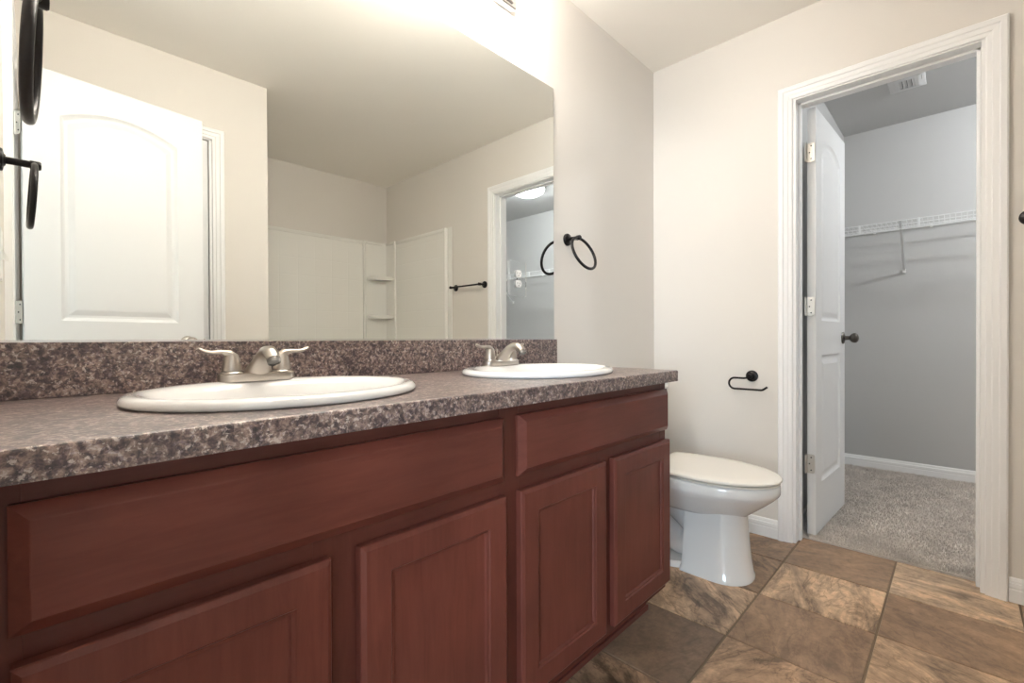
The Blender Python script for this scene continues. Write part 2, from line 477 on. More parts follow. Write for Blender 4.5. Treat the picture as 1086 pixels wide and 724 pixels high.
tag(o, 'grey beige cut carpet pile on the closet floor', 'carpet', kind='stuff')

# ------------------------------------------------------------------ trim: casings, jambs, baseboards
CAS = [(0.0, 0.0), (0.0, 0.008), (0.003, 0.010), (0.015, 0.0115), (0.018, 0.014), (0.034, 0.0155), (0.038, 0.019), (0.053, 0.0195), (0.058, 0.016), (0.058, 0.0)]
def casing(bm, wall, a0, a1, ztop, plane, out):
    """door casing on a wall plane: wall 'x' (plane is x, a is y) or 'y' (plane is y, a is x)"""
    lo, hi = min(a0, a1), max(a0, a1)
    loops = []
    def pt(a, z, t):
        d = plane+out*t
        return (d, a, z) if wall == 'x' else (a, d, z)
    for k in range(4):
        L = []
        for o_, t in CAS:
            a, z = ((lo-o_, 0), (lo-o_, ztop+o_), (hi+o_, ztop+o_), (hi+o_, 0))[k]
            L.append(pt(a, z, t))
        loops.append(L)
    loft(bm, loops)
def base_run(bm, p0, p1, nrm, h=0.086):
    prof = [(0, 0), (0.013, 0), (0.013, h*0.52), (0.0115, h*0.55), (0.0115, h*0.60), (0.0135, h*0.63), (0.0125, h*0.78), (0.008, h*0.82), (0.008, h*0.88), (0.006, h*0.96), (0.003, h), (0, h)]
    n_ = Vector((*nrm, 0))
    loft(bm, [[Vector((*p, 0)) + n_*d + Vector((0, 0, z)) for d, z in prof] for p in (p0, p1)])

J = 0.016
b = BM()
casing(b, 'x', CD0-0.004, CD1+0.004, CDZ-0.004-0.006, XF, -1); casing(b, 'x', CD0-0.004, CD1+0.004, CDZ-0.010, XC0, 1)
fr1 = struct('trim_1', b, M_TRIM, label='white moulded casing round the closet doorway', cat='door casing')
b = BM()
box(b, XF-0.001, XC0+0.001, CD0-J, CD0+0.001, 0, CDZ); box(b, XF-0.001, XC0+0.001, CD1-0.001, CD1+J, 0, CDZ); box(b, XF-0.001, XC0+0.001, CD0-J, CD1+J, CDZ-J, CDZ+0.001)
sx0, sx1 = 2.535, 2.566
box(b, sx0, sx1, CD0-J-0.011, CD0-J, 0, CDZ-J, 0.002); box(b, sx0, sx1, CD1+J, CD1+J+0.011, 0, CDZ-J, 0.002); box(b, sx0, sx1, CD0-J, CD1+J, CDZ-J-0.011, CDZ-J, 0.002)
struct('jamb', b, M_TRIM, fr1)

b = BM()
casing(b, 'x', ED0-0.004, ED1+0.004, EDZ-0.010, 0, 1); casing(b, 'x', ED0-0.004, ED1+0.004, EDZ-0.010, -T, -1)
fr2 = struct('trim_2', b, M_TRIM, label='white casing round the entry doorway', cat='door casing')
b = BM()
box(b, -T-0.001, 0.001, ED0-J, ED0+0.001, 0, EDZ); box(b, -T-0.001, 0.001, ED1-0.001, ED1+J, 0, EDZ); box(b, -T-0.001, 0.001, ED0-J, ED1+J, EDZ-J, EDZ+0.001)
box(b, -0.07, -0.04, ED0-J-0.011, ED0-J, 0, EDZ-J); box(b, -0.07, -0.04, ED1+J, ED1+J+0.011, 0, EDZ-J); box(b, -0.07, -0.04, ED0-J, ED1+J, EDZ-J-0.011, EDZ-J)
struct('jamb', b, M_TRIM, fr2)

b = BM()
casing(b, 'y', LD0+0.004, LD1-0.004, LDZ-0.010, YO, 1)
fr3 = struct('trim_3', b, M_TRIM, label='white casing round the shut linen closet door', cat='door casing')
b = BM()
box(b, LD0-0.001, LD0+J, YO-0.111, YO+0.001, 0, LDZ); box(b, LD1-J, LD1+0.001, YO-0.111, YO+0.001, 0, LDZ); box(b, LD0, LD1, YO-0.111, YO+0.001, LDZ-J, LDZ+0.001)
struct('jamb', b, M_TRIM, fr3)

b = BM(); base_run(b, (XF, -0.0), (XF, CD0+0.050), (-1, 0)); struct('baseboard_toilet', b, M_TRIM, label='white baseboard behind the toilet', cat='baseboard')
b = BM(); base_run(b, (XF, CD1-0.056), (XF, -1.80), (-1, 0)); struct('baseboard_right', b, M_TRIM, label='white baseboard at the closet casing foot', cat='baseboard')
b = BM(); base_run(b, (1.60, 0), (XF-0.014, 0), (0, -1)); struct('baseboard_back', b, M_TRIM, label='white baseboard under the toilet tank', cat='baseboard')
b = BM(); base_run(b, (LD1+0.055, YO), (XA, YO), (0, 1)); struct('baseboard_front', b, M_TRIM, label='white baseboard across from the vanity', cat='baseboard')
b = BM(); base_run(b, (XC, -0.622), (XC, YC), (-1, 0)); struct('baseboard_closet', b, M_TRIM, label='white baseboard along the closet back wall', cat='baseboard')

# ------------------------------------------------------------------ doors
def door_slab(width, height, A, ang, thick_side, z0=0.012, th=0.035):
    """two-panel arch door. A = hinge corner of the shown face (x, y); ang = direction of the width; thick_side = +1/-1 side of the back face"""
    ux = Vector((math.cos(ang), math.sin(ang), 0)); uz = Vector((0, 0, 1)); un = Vector((-math.sin(ang), math.cos(ang), 0))*(-thick_side)
    O = Vector((A[0], A[1], z0))
    hz = height - z0
    def outline(inset, x0, x1, za, zb, arch):
        pts = [(x0+inset, za+inset), (x1-inset, za+inset)]
        k = 14
        xa, xb = x1-inset, x0+inset
        for i in range(k+1):
            t = i/k; x = xa + (xb-xa)*t
            u = 2*t-1
            pts.append((x, zb - inset + arch*(1-u*u)))
        return pts
    prof = [(0.0, 0.0), (0.007, -0.005), (0.014, -0.0085), (0.024, -0.009), (0.044, -0.0025), (0.048, -0.002)]
    px0, px1 = 0.107, width-0.107
    panels = [(px0, px1, 1.030-z0, 1.868-z0, 0.058), (px0, px1, 0.245-z0, 0.862-z0, 0.0)]
    bm = BM()
    for face, sgn in ((0.0, 1), (-th, -1)):
        def pt(x, z, d): return O + ux*x + uz*z + un*(face + sgn*d)
        rect = [bm.verts.new(pt(x, z, 0)) for x, z in ((0, 0), (width, 0), (width, hz), (0, hz))]
        holes = []
        for p in panels:
            rows = [[bm.verts.new(pt(x, z, d)) for x, z in outline(i, *p)] for i, d in prof]
            for a, c in zip(rows, rows[1:]):
                for i in range(len(a)):
                    j = (i+1) % len(a); bm.faces.new((a[i], a[j], c[j], c[i]))
            bm.faces.new(rows[-1]); holes.append(rows[0])
        fill_with_holes(bm, [rect]+holes)
        if sgn == 1: fr = rect
        else: bk = rect
    for i in range(4):
        j = (i+1) % 4; bm.faces.new((fr[i], fr[j], bk[j], bk[i]))
    return bm, O, ux, uz, un

def knob(name, parent, base, nrm, mat):
    bm = BM()
    lathe(bm, [(0.0, 0), (0.032, 0), (0.033, 0.003), (0.030, 0.008), (0.018, 0.011), (0.012, 0.014), (0.011, 0.032), (0.016, 0.036), (0.0245, 0.043), (0.0275, 0.053), (0.026, 0.062), (0.019, 0.070), (0.008, 0.074), (0.0, 0.0745)], base, nrm, 28)
    return obj(name, bm, mat, parent, True)

def hinge(parent, pin, leaf_dir, leaf_nrm, z, mat=None, leaf_w=0.030, jamb_dir=None):
    mat = mat or M_STEEL
    bm = BM(); p = Vector((pin[0], pin[1], z)); d = Vector((*leaf_dir, 0)); n_ = Vector((*leaf_nrm, 0)); k = Vector((0, 0, 1))
    for i in range(5):
        lathe(bm, [(0.0, 0), (0.0055, 0), (0.0055, 0.0168), (0.0, 0.0168)], p + k*(-0.044+0.0176*i), (0, 0, 1), 12)
    def leaf(d, n_):
        pts = []
        r = 0.008; w_ = leaf_w; h_ = 0.0445
        pts.append((0, -h_))
        for a in range(5): t = -PI/2 + a/4*PI/2; pts.append((w_-r+r*math.cos(t), -h_+r+r*math.sin(t)))
        for a in range(5): t = a/4*PI/2; pts.append((w_-r+r*math.cos(t), h_-r+r*math.sin(t)))
        pts.append((0, h_))
        loft(bm, [[p + d*x + k*y + n_*o_ for x, y in pts] for o_ in (-0.0005, 0.0022)])
    leaf(d, n_)
    if jamb_dir: leaf(Vector((*jamb_dir[0], 0)), Vector((*jamb_dir[1], 0)))
    h_o = obj('hinge', bm, mat, parent, True)
    bm = BM()
    for (x, y) in ((0.019, 0.030), (0.012, 0.0), (0.019, -0.030)):
        lathe(bm, [(0.0, 0.0024), (0.0034, 0.0024), (0.003, 0.0032), (0.0, 0.0028)], p + d*x + k*y, n_, 10)
    obj('screw', bm, M_DARK, h_o, True)
    return h_o

# closet door, swung into the closet; hinge edge faces the bathroom
ca = math.radians(-2.3)
bm, O, ux, uz, un = door_slab(0.600, 2.035, (2.622, -0.7525), ca, +1)
d1 = struct('door_1', bm, M_DOOR, label='white two-panel arch door standing open into the closet', cat='door')
knob('door_knob', d1, O + ux*0.548 + uz*(0.945-0.012), un, M_GUN)
knob('door_knob', d1, O + ux*0.548 + uz*(0.945-0.012) - un*0.035, -un, M_GUN)
for z in (1.822, 1.095, 0.350):
    hinge(d1, (2.6125, -0.7165), (0.05, -1), (-1, 0), z, leaf_w=0.033, jamb_dir=((-1, 0), (0, -1)))

# entry door, swung back to the wall across from the mirror
ea = math.radians(-8.4)
bm, O, ux, uz, un = door_slab(0.625, 2.040, (0.032, -1.406), ea, -1)
d2 = struct('door_2', bm, M_DOOR, label='white two-panel arch entry door standing open, seen in the mirror', cat='door')
knob('door_knob', d2, O + ux*0.555 + uz*(0.935-0.012), un, M_NICKEL)
knob('door_knob', d2, O + ux*0.555 + uz*(0.935-0.012) - un*0.035, -un, M_NICKEL)
for z in (1.80, 1.06, 0.28):
    hinge(d2, (0.012, -1.430), (0.6, 0.8), (-0.8, 0.6), z, leaf_w=0.026)

# linen closet door, shut
bm, O, ux, uz, un = door_slab(LD1-LD0-2*J-0.008, LDZ-J-0.004, (LD0+J+0.004, YO-0.012), 0.0, -1)
d3 = struct('door_3', bm, M_DOOR, label='white shut linen closet door behind the entry door', cat='door')
knob('door_knob', d3, O + ux*0.535 + uz*(0.935-0.012), un, M_NICKEL)

# ------------------------------------------------------------------ vanity cabinet
van = thing('vanity_cabinet', 'long cherry-stained vanity cabinet with four doors under the granite-look counter', 'cabinet', (0.77, -0.52, 0))
VX1 = 1.540; FY = -0.522; DY = 0.020
b = BM()
box(b, 0.002, VX1, -0.003, FY+0.019, 0.105, 0.700)                       # case
box(b, 0.002, VX1, FY+0.019, -0.45, 0.700, CZ-0.037); box(b, 0.002, VX1, -0.003, -0.055, 0.700, CZ-0.037)
box(b, 0.002, 0.020, -0.055, -0.45, 0.700, CZ-0.037); box(b, VX1-0.018, VX1, -0.055, -0.45, 0.700, CZ-0.037)
obj('case', b, M_CH_SHADE_V, van)
b = BM()
for x0, x1 in ((0.002, 0.045), (0.752, 0.815), (VX1-0.04, VX1)): box(b, x0, x1, FY+0.019, FY, 0.105, CZ-0.037, 0.001)
for x0, x1 in ((0.352, 0.445), (1.130, 1.210)): box(b, x0, x1, FY+0.019, FY+0.0003, 0.105, 0.66)
obj('face_stile', b, M_CH_SHADE_V, van)
b = BM()
for z0, z1 in ((0.760, CZ-0.037), (0.590, 0.658), (0.105, 0.150)): box(b, 0.04, VX1-0.035, FY+0.019, FY+0.0006, z0, z1)
obj('face_rail', b, M_CH_SHADE_H, van)
b = BM(); box(b, 0.002, VX1-0.002, -0.44, -0.452, 0.0, 0.106); box(b, VX1-0.014, VX1-0.002, -0.003, -0.44, 0, 0.106)
tk = obj('toe_kick', b, M_CH_H, van)
b = BM(); box(b, 0.002, VX1+0.002, -0.452, -0.459, 0.0, 0.018, 0.002); obj('shoe_strip', b, M_CH_H, tk)
def front(name, x0, x1, z0, z1, kind):
    bm = BM(); th = DY
    if kind == 'drawer':
        steps = [(0.0, th*0.38), (0.0015, th*0.44), (0.0155, th*0.97), (0.017, th), (0.019, th)]
    else:
        steps = [(0.0, th-0.006), (0.0015, th-0.004), (0.007, th-0.001), (0.0085, th), (0.054, th), (0.056, th-0.0025), (0.0605, th-0.0035), (0.063, th-0.0085), (0.065, th-0.009)]
    nested_rect(bm, (x0, FY-0.0005, z0), (1, 0, 0), (0, 0, 1), (0, -1, 0), x1-x0, z1-z0, steps)
    return obj(name, bm, M_CH_H if kind == 'drawer' else M_CH_V, van)
front('drawer_front', 0.035, 0.760, 0.639, 0.777, 'drawer')
front('drawer_front', 0.805, 1.536, 0.641, 0.778, 'drawer')
for x0, x1 in ((0.036, 0.374), (0.422, 0.762), (0.806, 1.151), (1.192, 1.541)):
    front('door', x0, x1, 0.131, 0.609, 'door')

# ------------------------------------------------------------------ countertop with sink cut-outs, backsplash
SINKS = [(0.404, -0.288), (1.160, -0.288)]
CXF, CXB, CYF, CZ0 = 1.550, 1.588, -0.563, CZ-0.036
b = BM()
def ell(cx, cy, a, c, z, n_=64): return [(cx+a*math.cos(2*PI*k/n_), cy+c*math.sin(2*PI*k/n_), z) for k in range(n_)]
eb = 0.004
def outer(z, ins): return [(0.001, -0.002, z), (CXB-ins, -0.002, z), (CXF-ins, CYF+ins, z), (0.001, CYF+ins, z)]
rows = [[b.verts.new(p) for p in outer(z, i)] for z, i in ((CZ0, 0.0), (CZ-eb, 0.0), (CZ-eb*0.3, eb*0.3), (CZ, eb))]
for a, c in zip(rows, rows[1:]):
    for i in range(4): j = (i+1) % 4; b.faces.new((a[i], a[j], c[j], c[i]))
ht = [[b.verts.new(p) for p in ell(x, y, 0.238, 0.195, CZ)] for x, y in SINKS]
hb = [[b.verts.new(p) for p in ell(x, y, 0.238, 0.195, CZ0)] for x, y in SINKS]
fill_with_holes(b, [rows[-1]]+ht); fill_with_holes(b, [rows[0]]+hb)
for t_, b_ in zip(ht, hb):
    for i in range(64): j = (i+1) % 64; b.faces.new((t_[i], t_[j], b_[j], b_[i]))
ct = obj('countertop', b, M_GRANITE, loc=(0.77, -0.28, CZ0))
tag(ct, 'granite-look laminate countertop in purple greys and tan on the vanity', 'countertop')
b = BM(); box(b, 0.001, 1.592, -0.0015, -0.019, CZ+0.0003, 0.945, 0.0015)
obj('backsplash', b, M_GRANITE, ct)

# ------------------------------------------------------------------ sinks
def sink(cx, cy, label):
    t = thing('sink', label, 'sink', (cx, cy, CZ), 'drop-in sinks in the vanity counter')
    prof = [(0.253, 0.210, 0, 0.0006), (0.2575, 0.2145, 0, 0.003), (0.259, 0.216, 0, 0.0075), (0.2565, 0.2135, 0, 0.013), (0.250, 0.207, 0, 0.017), (0.241, 0.197, -0.001, 0.0185),
            (0.232, 0.182, -0.009, 0.0175), (0.226, 0.171, -0.015, 0.0135), (0.219, 0.162, -0.018, 0.003), (0.208, 0.152, -0.019, -0.025), (0.190, 0.138, -0.019, -0.062), (0.160, 0.114, -0.018, -0.095), (0.110, 0.078, -0.016, -0.117), (0.055, 0.042, -0.014, -0.126), (0.022, 0.022, -0.012, -0.129)]
    bm = BM()
    loft(bm, [ell(cx, cy+o_, a, c, CZ+z, 72) for a, c, o_, z in prof], cap0=False, cap1=False)
    under = [(0.022, 0.022, -0.012, -0.135), (0.060, 0.047, -0.014, -0.133), (0.116, 0.084, -0.016, -0.124), (0.167, 0.121, -0.018, -0.101), (0.197, 0.145, -0.019, -0.066), (0.214, 0.158, -0.019, -0.03), (0.230, 0.187, -0.01, -0.002), (0.253, 0.210, 0, 0.0006)]
    loft(bm, [ell(cx, cy+o_, a, c, CZ+z, 72) for a, c, o_, z in under], cap0=False, cap1=False)
    bmesh.ops.remove_doubles(bm, verts=bm.verts, dist=1e-5)
    obj('basin', bm, M_PORC, t, True, angle=60)
    bm = BM(); lathe(bm, [(0.0, -0.009), (0.0215, -0.009), (0.024, 0.0005), (0.022, 0.0025), (0.017, 0.001), (0.015, -0.003), (0.0, -0.003)], (cx, cy-0.012, CZ-0.1285), (0, 0, 1), 28)
    obj('drain', bm, M_CHROME, t, True)
    return t
sink(*SINKS[0], 'white oval drop-in sink below the open entry door reflection')
sink(*SINKS[1], 'white oval drop-in sink at the toilet end of the counter')

# ------------------------------------------------------------------ faucets
def faucet(cx, label):
    zb = CZ+0.0178; cy = -0.108
    t = thing('faucet', label, 'faucet', (cx, cy, zb), 'brushed nickel faucets')
    bm = BM(); hw, hd = 0.078, 0.0245
    def stadium(i, z):
        pts = []
        for k in range(13): a = -PI/2+PI*k/12; pts.append((cx+hw-hd+(hd-i)*math.cos(a), cy+(hd-i)*math.sin(a), z))
        for k in range(13): a = PI/2+PI*k/12; pts.append((cx-hw+hd+(hd-i)*math.cos(a), cy+(hd-i)*math.sin(a), z))
        return pts
    loft(bm, [stadium(i, zb+z) for i, z in ((0.001, -0.001), (0, 0.002), (0, 0.013), (0.0012, 0.0155), (0.004, 0.0165))])
    obj('base_plate', bm, M_NICKEL, t, True)
    for s in (-1, 1):
        hx = cx + s*0.0515; h0 = zb+0.0155
        bm = BM(); lathe(bm, [(0, 0), (0.0215, 0), (0.0215, 0.003), (0.0200, 0.0045), (0.0165, 0.0048), (0.0165, 0.0068), (0.0195, 0.0072), (0.0190, 0.012), (0.0172, 0.022), (0.0155, 0.030), (0.0140, 0.038), (0.0105, 0.0435), (0.0, 0.045)], (hx, cy, h0), (0, 0, 1), 28)
        hd_o = obj('handle', bm, M_NICKEL, t, True)
        bm = BM()
        path = [(-s*0.003, 0.026, 0.0150, 0.0148), (-s*0.001, 0.036, 0.0142, 0.0125), (s*0.006, 0.0445, 0.0122, 0.0085), (s*0.020, 0.0475, 0.0092, 0.0054), (s*0.036, 0.0470, 0.0082, 0.0044), (s*0.048, 0.0490, 0.0092, 0.0042), (s*0.057, 0.0535, 0.0092, 0.0040), (s*0.061, 0.0560, 0.0060, 0.0026)]
        loops = []
        for i, (dx, dz, wy, wt) in enumerate(path):
            a = path[max(i-1, 0)]; c = path[min(i+1, len(path)-1)]
            tx, tz = c[0]-a[0], c[1]-a[1]; L = math.hypot(tx, tz); nx, nz = -tz/L, tx/L
            loops.append([(hx+dx+nx*wt*math.sin(2*PI*k/14), cy+wy*math.cos(2*PI*k/14), h0+dz+nz*wt*math.sin(2*PI*k/14)) for k in range(14)])
        loft(bm, loops)
        obj('lever', bm, M_NICKEL, hd_o, True, angle=70)
    # spout: broad foot narrowing into an arched round neck
    path = [(0.000, -0.004, 0.034, 0.023), (-0.001, 0.006, 0.0325, 0.022), (-0.010, 0.018, 0.0265, 0.0185), (-0.024, 0.034, 0.0200, 0.0150), (-0.041, 0.0490, 0.0158, 0.0134), (-0.058, 0.0570, 0.0148, 0.0130), (-0.076, 0.0580, 0.0146, 0.0130), (-0.090, 0.0520, 0.0142, 0.0130), (-0.098, 0.0420, 0.0138, 0.0130)]
    loops = []
    for i, (dy, dz, wx, wt) in enumerate(path):
        a = path[max(i-1, 0)]; c = path[min(i+1, len(path)-1)]
        ty, tz = c[0]-a[0], c[1]-a[1]; L = math.hypot(ty, tz); ny, nz = tz/L, -ty/L
        if i == 0: ny, nz = 1.0, 0.0
        loops.append([(cx+wx*math.cos(2*PI*k/20), cy+dy+ny*wt*math.sin(2*PI*k/20), zb+0.006+dz+nz*wt*math.sin(2*PI*k/20)) for k in range(20)])
    bm = BM(); loft(bm, loops)
    sp = obj('spout', bm, M_NICKEL, t, True, angle=60)
    bm = BM(); p = Vector((cx, cy-0.098, zb+0.048)); d = Vector((0, -0.55, -0.83))
    lathe(bm, [(0.0, -0.003), (0.0115, -0.003), (0.0115, 0.001), (0.0125, 0.0015), (0.0125, 0.009), (0.0105, 0.0095), (0.0105, 0.006), (0, 0.006)], p, d, 24)
    obj('aerator', bm, M_GROMMET, sp, True)
    bm = BM(); tube(bm, [(cx, cy+0.020, zb+0.010), (cx, cy+0.020, zb+0.048)], 0.0022, 8); lathe(bm, [(0, 0), (0.0045, 0.001), (0.0045, 0.008), (0, 0.009)], (cx, cy+0.020, zb+0.046), (0, 0, 1), 12)
    obj('lift_rod', bm, M_NICKEL, t, True)
    return t
faucet(SINKS[0][0], 'brushed nickel two-handle faucet on the sink nearer the entry door')
faucet(SINKS[1][0]+0.010, 'brushed nickel two-handle faucet on the sink nearer the toilet')

# ------------------------------------------------------------------ mirror, outlet plate, vanity light
b = BM(); box(b, 0.003, 1.586, -0.0005, -0.0065, 0.9465, 2.0025)
mr = obj('wall_mirror', b, M_MIRROR, loc=(0.79, 0, 0.9465)); tag(mr, 'large frameless wall mirror above the vanity backsplash', 'mirror')
b = BM(); box(b, 0.003, 1.586, -0.0004, -0.0080, 0.9440, 0.9490, 0.0005); obj('bottom_channel', b, M_CHROME, mr)

ox, oz = 1.362, 1.180
pl = thing('outlet', 'clear outlet plate with two white sockets set in the mirror', 'outlet', (ox, -0.0065, oz))
b = BM(); box(b, ox-0.048, ox+0.048, -0.0068, -0.0105, oz-0.067, oz+0.067, 0.0015); obj('cover_plate', b, M_CLEAR, pl)
for dz in (0.0195, -0.0195):
    b = BM(); pts = []
    for k in range(32):
        a = 2*PI*k/32; x = 0.0172*math.cos(a); z = max(-0.0135, min(0.0135, 0.0172*math.sin(a))); pts.append((x, z))
    loft(b, [[(ox+x*s_, y, oz+dz+z*s_) for x, z in pts] for s_, y in ((1, -0.0066), (1, -0.0122), (0.93, -0.0130))])
    so = obj('socket', b, M_PLASTIC, pl)
    b = BM(); box(b, ox-0.0075, ox-0.0055, -0.0128, -0.0133, oz+dz-0.002, oz+dz+0.006); box(b, ox+0.0055, ox+0.0075, -0.0128, -0.0133, oz+dz-0.002, oz+dz+0.005); lathe(b, [(0, 0), (0.0022, 0), (0.0022, 0.0005), (0, 0.0005)], (ox, -0.0128, oz+dz-0.0075), (0, -1, 0), 12)
    obj('slot', b, M_DARK, so)
b = BM(); lathe(b, [(0, 0), (0.0032, 0), (0.0026, 0.0014), (0, 0.0016)], (ox, -0.0105, oz), (0, -1, 0), 14); obj('screw', b, M_CHROME, pl, True)

vl = thing('vanity_light', 'lit chrome bar light with round bulbs above the mirror', 'wall light', (0.80, 0, 2.25))
b = BM(); box(b, 0.265, 1.338, -0.0005, -0.030, 2.193, 2.295, 0.004); obj('back_plate', b, M_CHROME, vl)
b = BM(); box(b, 0.285, 1.318, -0.0295, -0.036, 2.205, 2.283, 0.003); obj('face_strip', b, M_CHROME, vl)
for k in range(4):
    x = 0.395 + 0.272*k
    b = BM(); lathe(b, [(0.0, 0), (0.026, 0), (0.026, 0.008), (0.023, 0.010), (0.026, 0.012), (0.026, 0.018), (0.023, 0.020), (0.026, 0.022), (0.026, 0.048), (0.020, 0.054), (0, 0.054)], (x, -0.0355, 2.228), (0, -1, 0), 28)
    so = obj('lamp_holder', b, M_CHROME, vl, True)
    b = BM(); r = 0.046
    lathe(b, [(0.014, -0.048)] + [(r*math.sin(a), -r*math.cos(a)) for a in [0.32+(PI-0.32)*q/16 for q in range(17)]], (x, -0.137, 2.228), (0, -1, 0), 28)
    obj('bulb', b, M_BULB, so, True)

# ------------------------------------------------------------------ towel rings, bar, paper holder, switch
def rosette(bm, c, nrm, r=0.0265):
    lathe(bm, [(0, 0), (r, 0), (r, 0.006), (r*0.93, 0.0085), (r*0.55, 0.0105), (r*0.46, 0.013), (0, 0.013)], c, nrm, 28)
def towel_ring(center, nrm, tang, yaw, lean, label):
    c = Vector(center); n_ = Vector(nrm); t_ = Vector(tang)
    th = thing('towel_ring', label, 'towel ring', center, 'black towel rings')
    b = BM(); rosette(b, c, n_); obj('rosette', b, M_BLACK, th, True)
    b = BM(); lathe(b, [(0, 0.01), (0.0085, 0.01), (0.0085, 0.052), (0.0105, 0.054), (0.0105, 0.070), (0.0085, 0.0725), (0, 0.073)], c, n_, 20); obj('post', b, M_BLACK, th, True)
    R_ = 0.0745; b = BM(); d = (t_*math.cos(yaw) + n_*math.sin(yaw)).normalized()
    dn = n_*math.sin(lean) + Vector((0, 0, -math.cos(lean)))
    rc = c + n_*0.0605 + dn*(R_+0.002)
    tube(b, [rc + R_*(math.sin(2*PI*k/64)*d - math.cos(2*PI*k/64)*dn) for k in range(64)], 0.0062, 14, closed=True)
    obj('ring', b, M_BLACK, th, True)
    return th
towel_ring((0, -0.405, 1.377), (1, 0, 0), (0, -1, 0), -0.04, -0.055, 'black towel ring on the side wall above the light switch')
towel_ring((1.686, 0, 1.381), (0, -1, 0), (1, 0, 0), 0.0, 0.40, 'black towel ring on the wall between mirror and toilet')

tb = thing('towel_bar', 'black towel bar on the closet door wall beside the tub surround', 'towel bar', (XF, -1.58, 1.366))
for y in (-1.416, -1.765):
    b = BM(); rosette(b, (XF, y, 1.368), (-1, 0, 0)); r_o = obj('rosette', b, M_BLACK, tb, True)
    b = BM(); lathe(b, [(0, 0.01), (0.0085, 0.01), (0.0085, 0.046), (0.0115, 0.048), (0.0115, 0.066), (0.009, 0.068), (0, 0.068)], (XF, y, 1.368), (-1, 0, 0), 20); obj('post', b, M_BLACK, r_o, True)
b = BM(); tube(b, [(XF-0.057, -1.416, 1.368), (XF-0.057, -1.765, 1.368)], 0.0068, 14); obj('rod', b, M_BLACK, tb, True)

tp = thing('toilet_paper_holder', 'empty black open-arm toilet paper holder on the wall beyond the toilet', 'toilet paper holder', (XF, -0.513, 0.762))
b = BM(); rosette(b, (XF, -0.513, 0.762), (-1, 0, 0), 0.0275); obj('rosette', b, M_BLACK, tp, True)
b = BM(); lathe(b, [(0, 0.01), (0.010, 0.01), (0.010, 0.034), (0.012, 0.036), (0.012, 0.052), (0.010, 0.054), (0, 0.054)], (XF, -0.513, 0.762), (-1, 0, 0), 20); obj('post', b, M_BLACK, tp, True)
ax = XF-0.045; r_ = 0.0265; zc = 0.7265; yl = -0.447
pts = [(ax, -0.513, zc+r_+0.004), (ax, -0.49, zc+r_), (ax, yl, zc+r_)] + [(ax, yl+r_*math.sin(PI*k/12), zc+r_*math.cos(PI*k/12)) for k in range(1, 12)] + [(ax, yl, zc-r_), (ax, -0.50, zc-r_), (ax, -0.566, zc-r_), (ax, -0.573, zc-r_+0.002), (ax, -0.592, zc-r_+0.016)]
b = BM(); tube(b, pts, 0.0048, 12); obj('arm', b, M_BLACK, tp, True)

sw = thing('light_switch', 'white light switch plate on the side wall below the towel ring', 'light switch', (0, -0.385, 1.150))
b = BM(); box(b, 0.0003, 0.0065, -0.385-0.036, -0.385+0.036, 1.150-0.059, 1.150+0.059, 0.002); obj('switch_plate', b, M_PLASTIC, sw)
b = BM(); loft(b, [[(0.006, -0.390, 1.139), (0.006, -0.380, 1.139), (0.006, -0.380, 1.161), (0.006, -0.390, 1.161)], [(0.017, -0.388, 1.135), (0.017, -0.382, 1.135), (0.017, -0.382, 1.143), (0.017, -0.388, 1.143)]]); obj('toggle', b, M_PLASTIC, sw)

# ------------------------------------------------------------------ toilet
TX = 2.0
to = thing('toilet', 'white elongated toilet with closed lid beside the vanity', 'toilet', (TX, -0.45, 0))
def egg(yb, yf, w, z, frac=0.56, n_=48, backw=0.86, p=2.0):
    """outline from the back edge yb to the front tip yf; widest at frac of the length from the tip"""
    L = yb-yf; ym = yf + L*frac; pts = []
    for k in range(n_+1):
        a = -PI + PI*k/n_; c, s_ = math.cos(a), math.sin(a)
        pts.append((TX + w*math.copysign(abs(c)**(2/p), c), ym + (ym-yf)*(-(abs(s_)**(2/p))), z))
    m_ = 10
    for k in range(1, m_+1):
        t_ = k/m_; pts.append((TX + w*(1-(1-backw)*t_*t_), ym + (yb-ym)*min(t_*1.0, 1)*0.97, z))
    pts.append((TX + w*backw*0.9, yb, z)); pts.append((TX - w*backw*0.9, yb, z))
    for k in range(m_, 0, -1):
        t_ = k/m_; pts.append((TX - w*(1-(1-backw)*t_*t_), ym + (yb-ym)*t_*0.97, z))
    return pts
b = BM()
loft(b, [egg(-0.30, -0.630, 0.090, 0.238), egg(-0.285, -0.645, 0.105, 0.252), egg(-0.265, -0.675, 0.130, 0.276), egg(-0.255, -0.708, 0.154, 0.303), egg(-0.25, -0.737, 0.1735, 0.330), egg(-0.25, -0.7515, 0.1815, 0.346), egg(-0.25, -0.755, 0.183, 0.354), egg(-0.25, -0.755, 0.1825, 0.380), egg(-0.25, -0.752, 0.180, 0.386), egg(-0.25, -0.745, 0.175, 0.3885)])
obj('bowl', b, M_PORC, to, True, angle=60)
b = BM()
loft(b, [egg(-0.412, -0.663, 0.117, 0.0, 0.5, backw=0.97, p=2.3), egg(-0.412, -0.663, 0.117, 0.012, 0.5, backw=0.97, p=2.3), egg(-0.416, -0.658, 0.111, 0.022, 0.5, backw=0.97, p=2.3), egg(-0.42, -0.650, 0.104, 0.08, 0.5, backw=0.97, p=2.3), egg(-0.422, -0.643, 0.098, 0.16, 0.5, backw=0.97, p=2.3), egg(-0.424, -0.638, 0.094, 0.24, 0.5, backw=0.97, p=2.3), egg(-0.424, -0.640, 0.098, 0.262, 0.5, backw=0.97, p=2.3)])
obj('pedestal', b, M_PORC, to, True, angle=60)
b = BM()
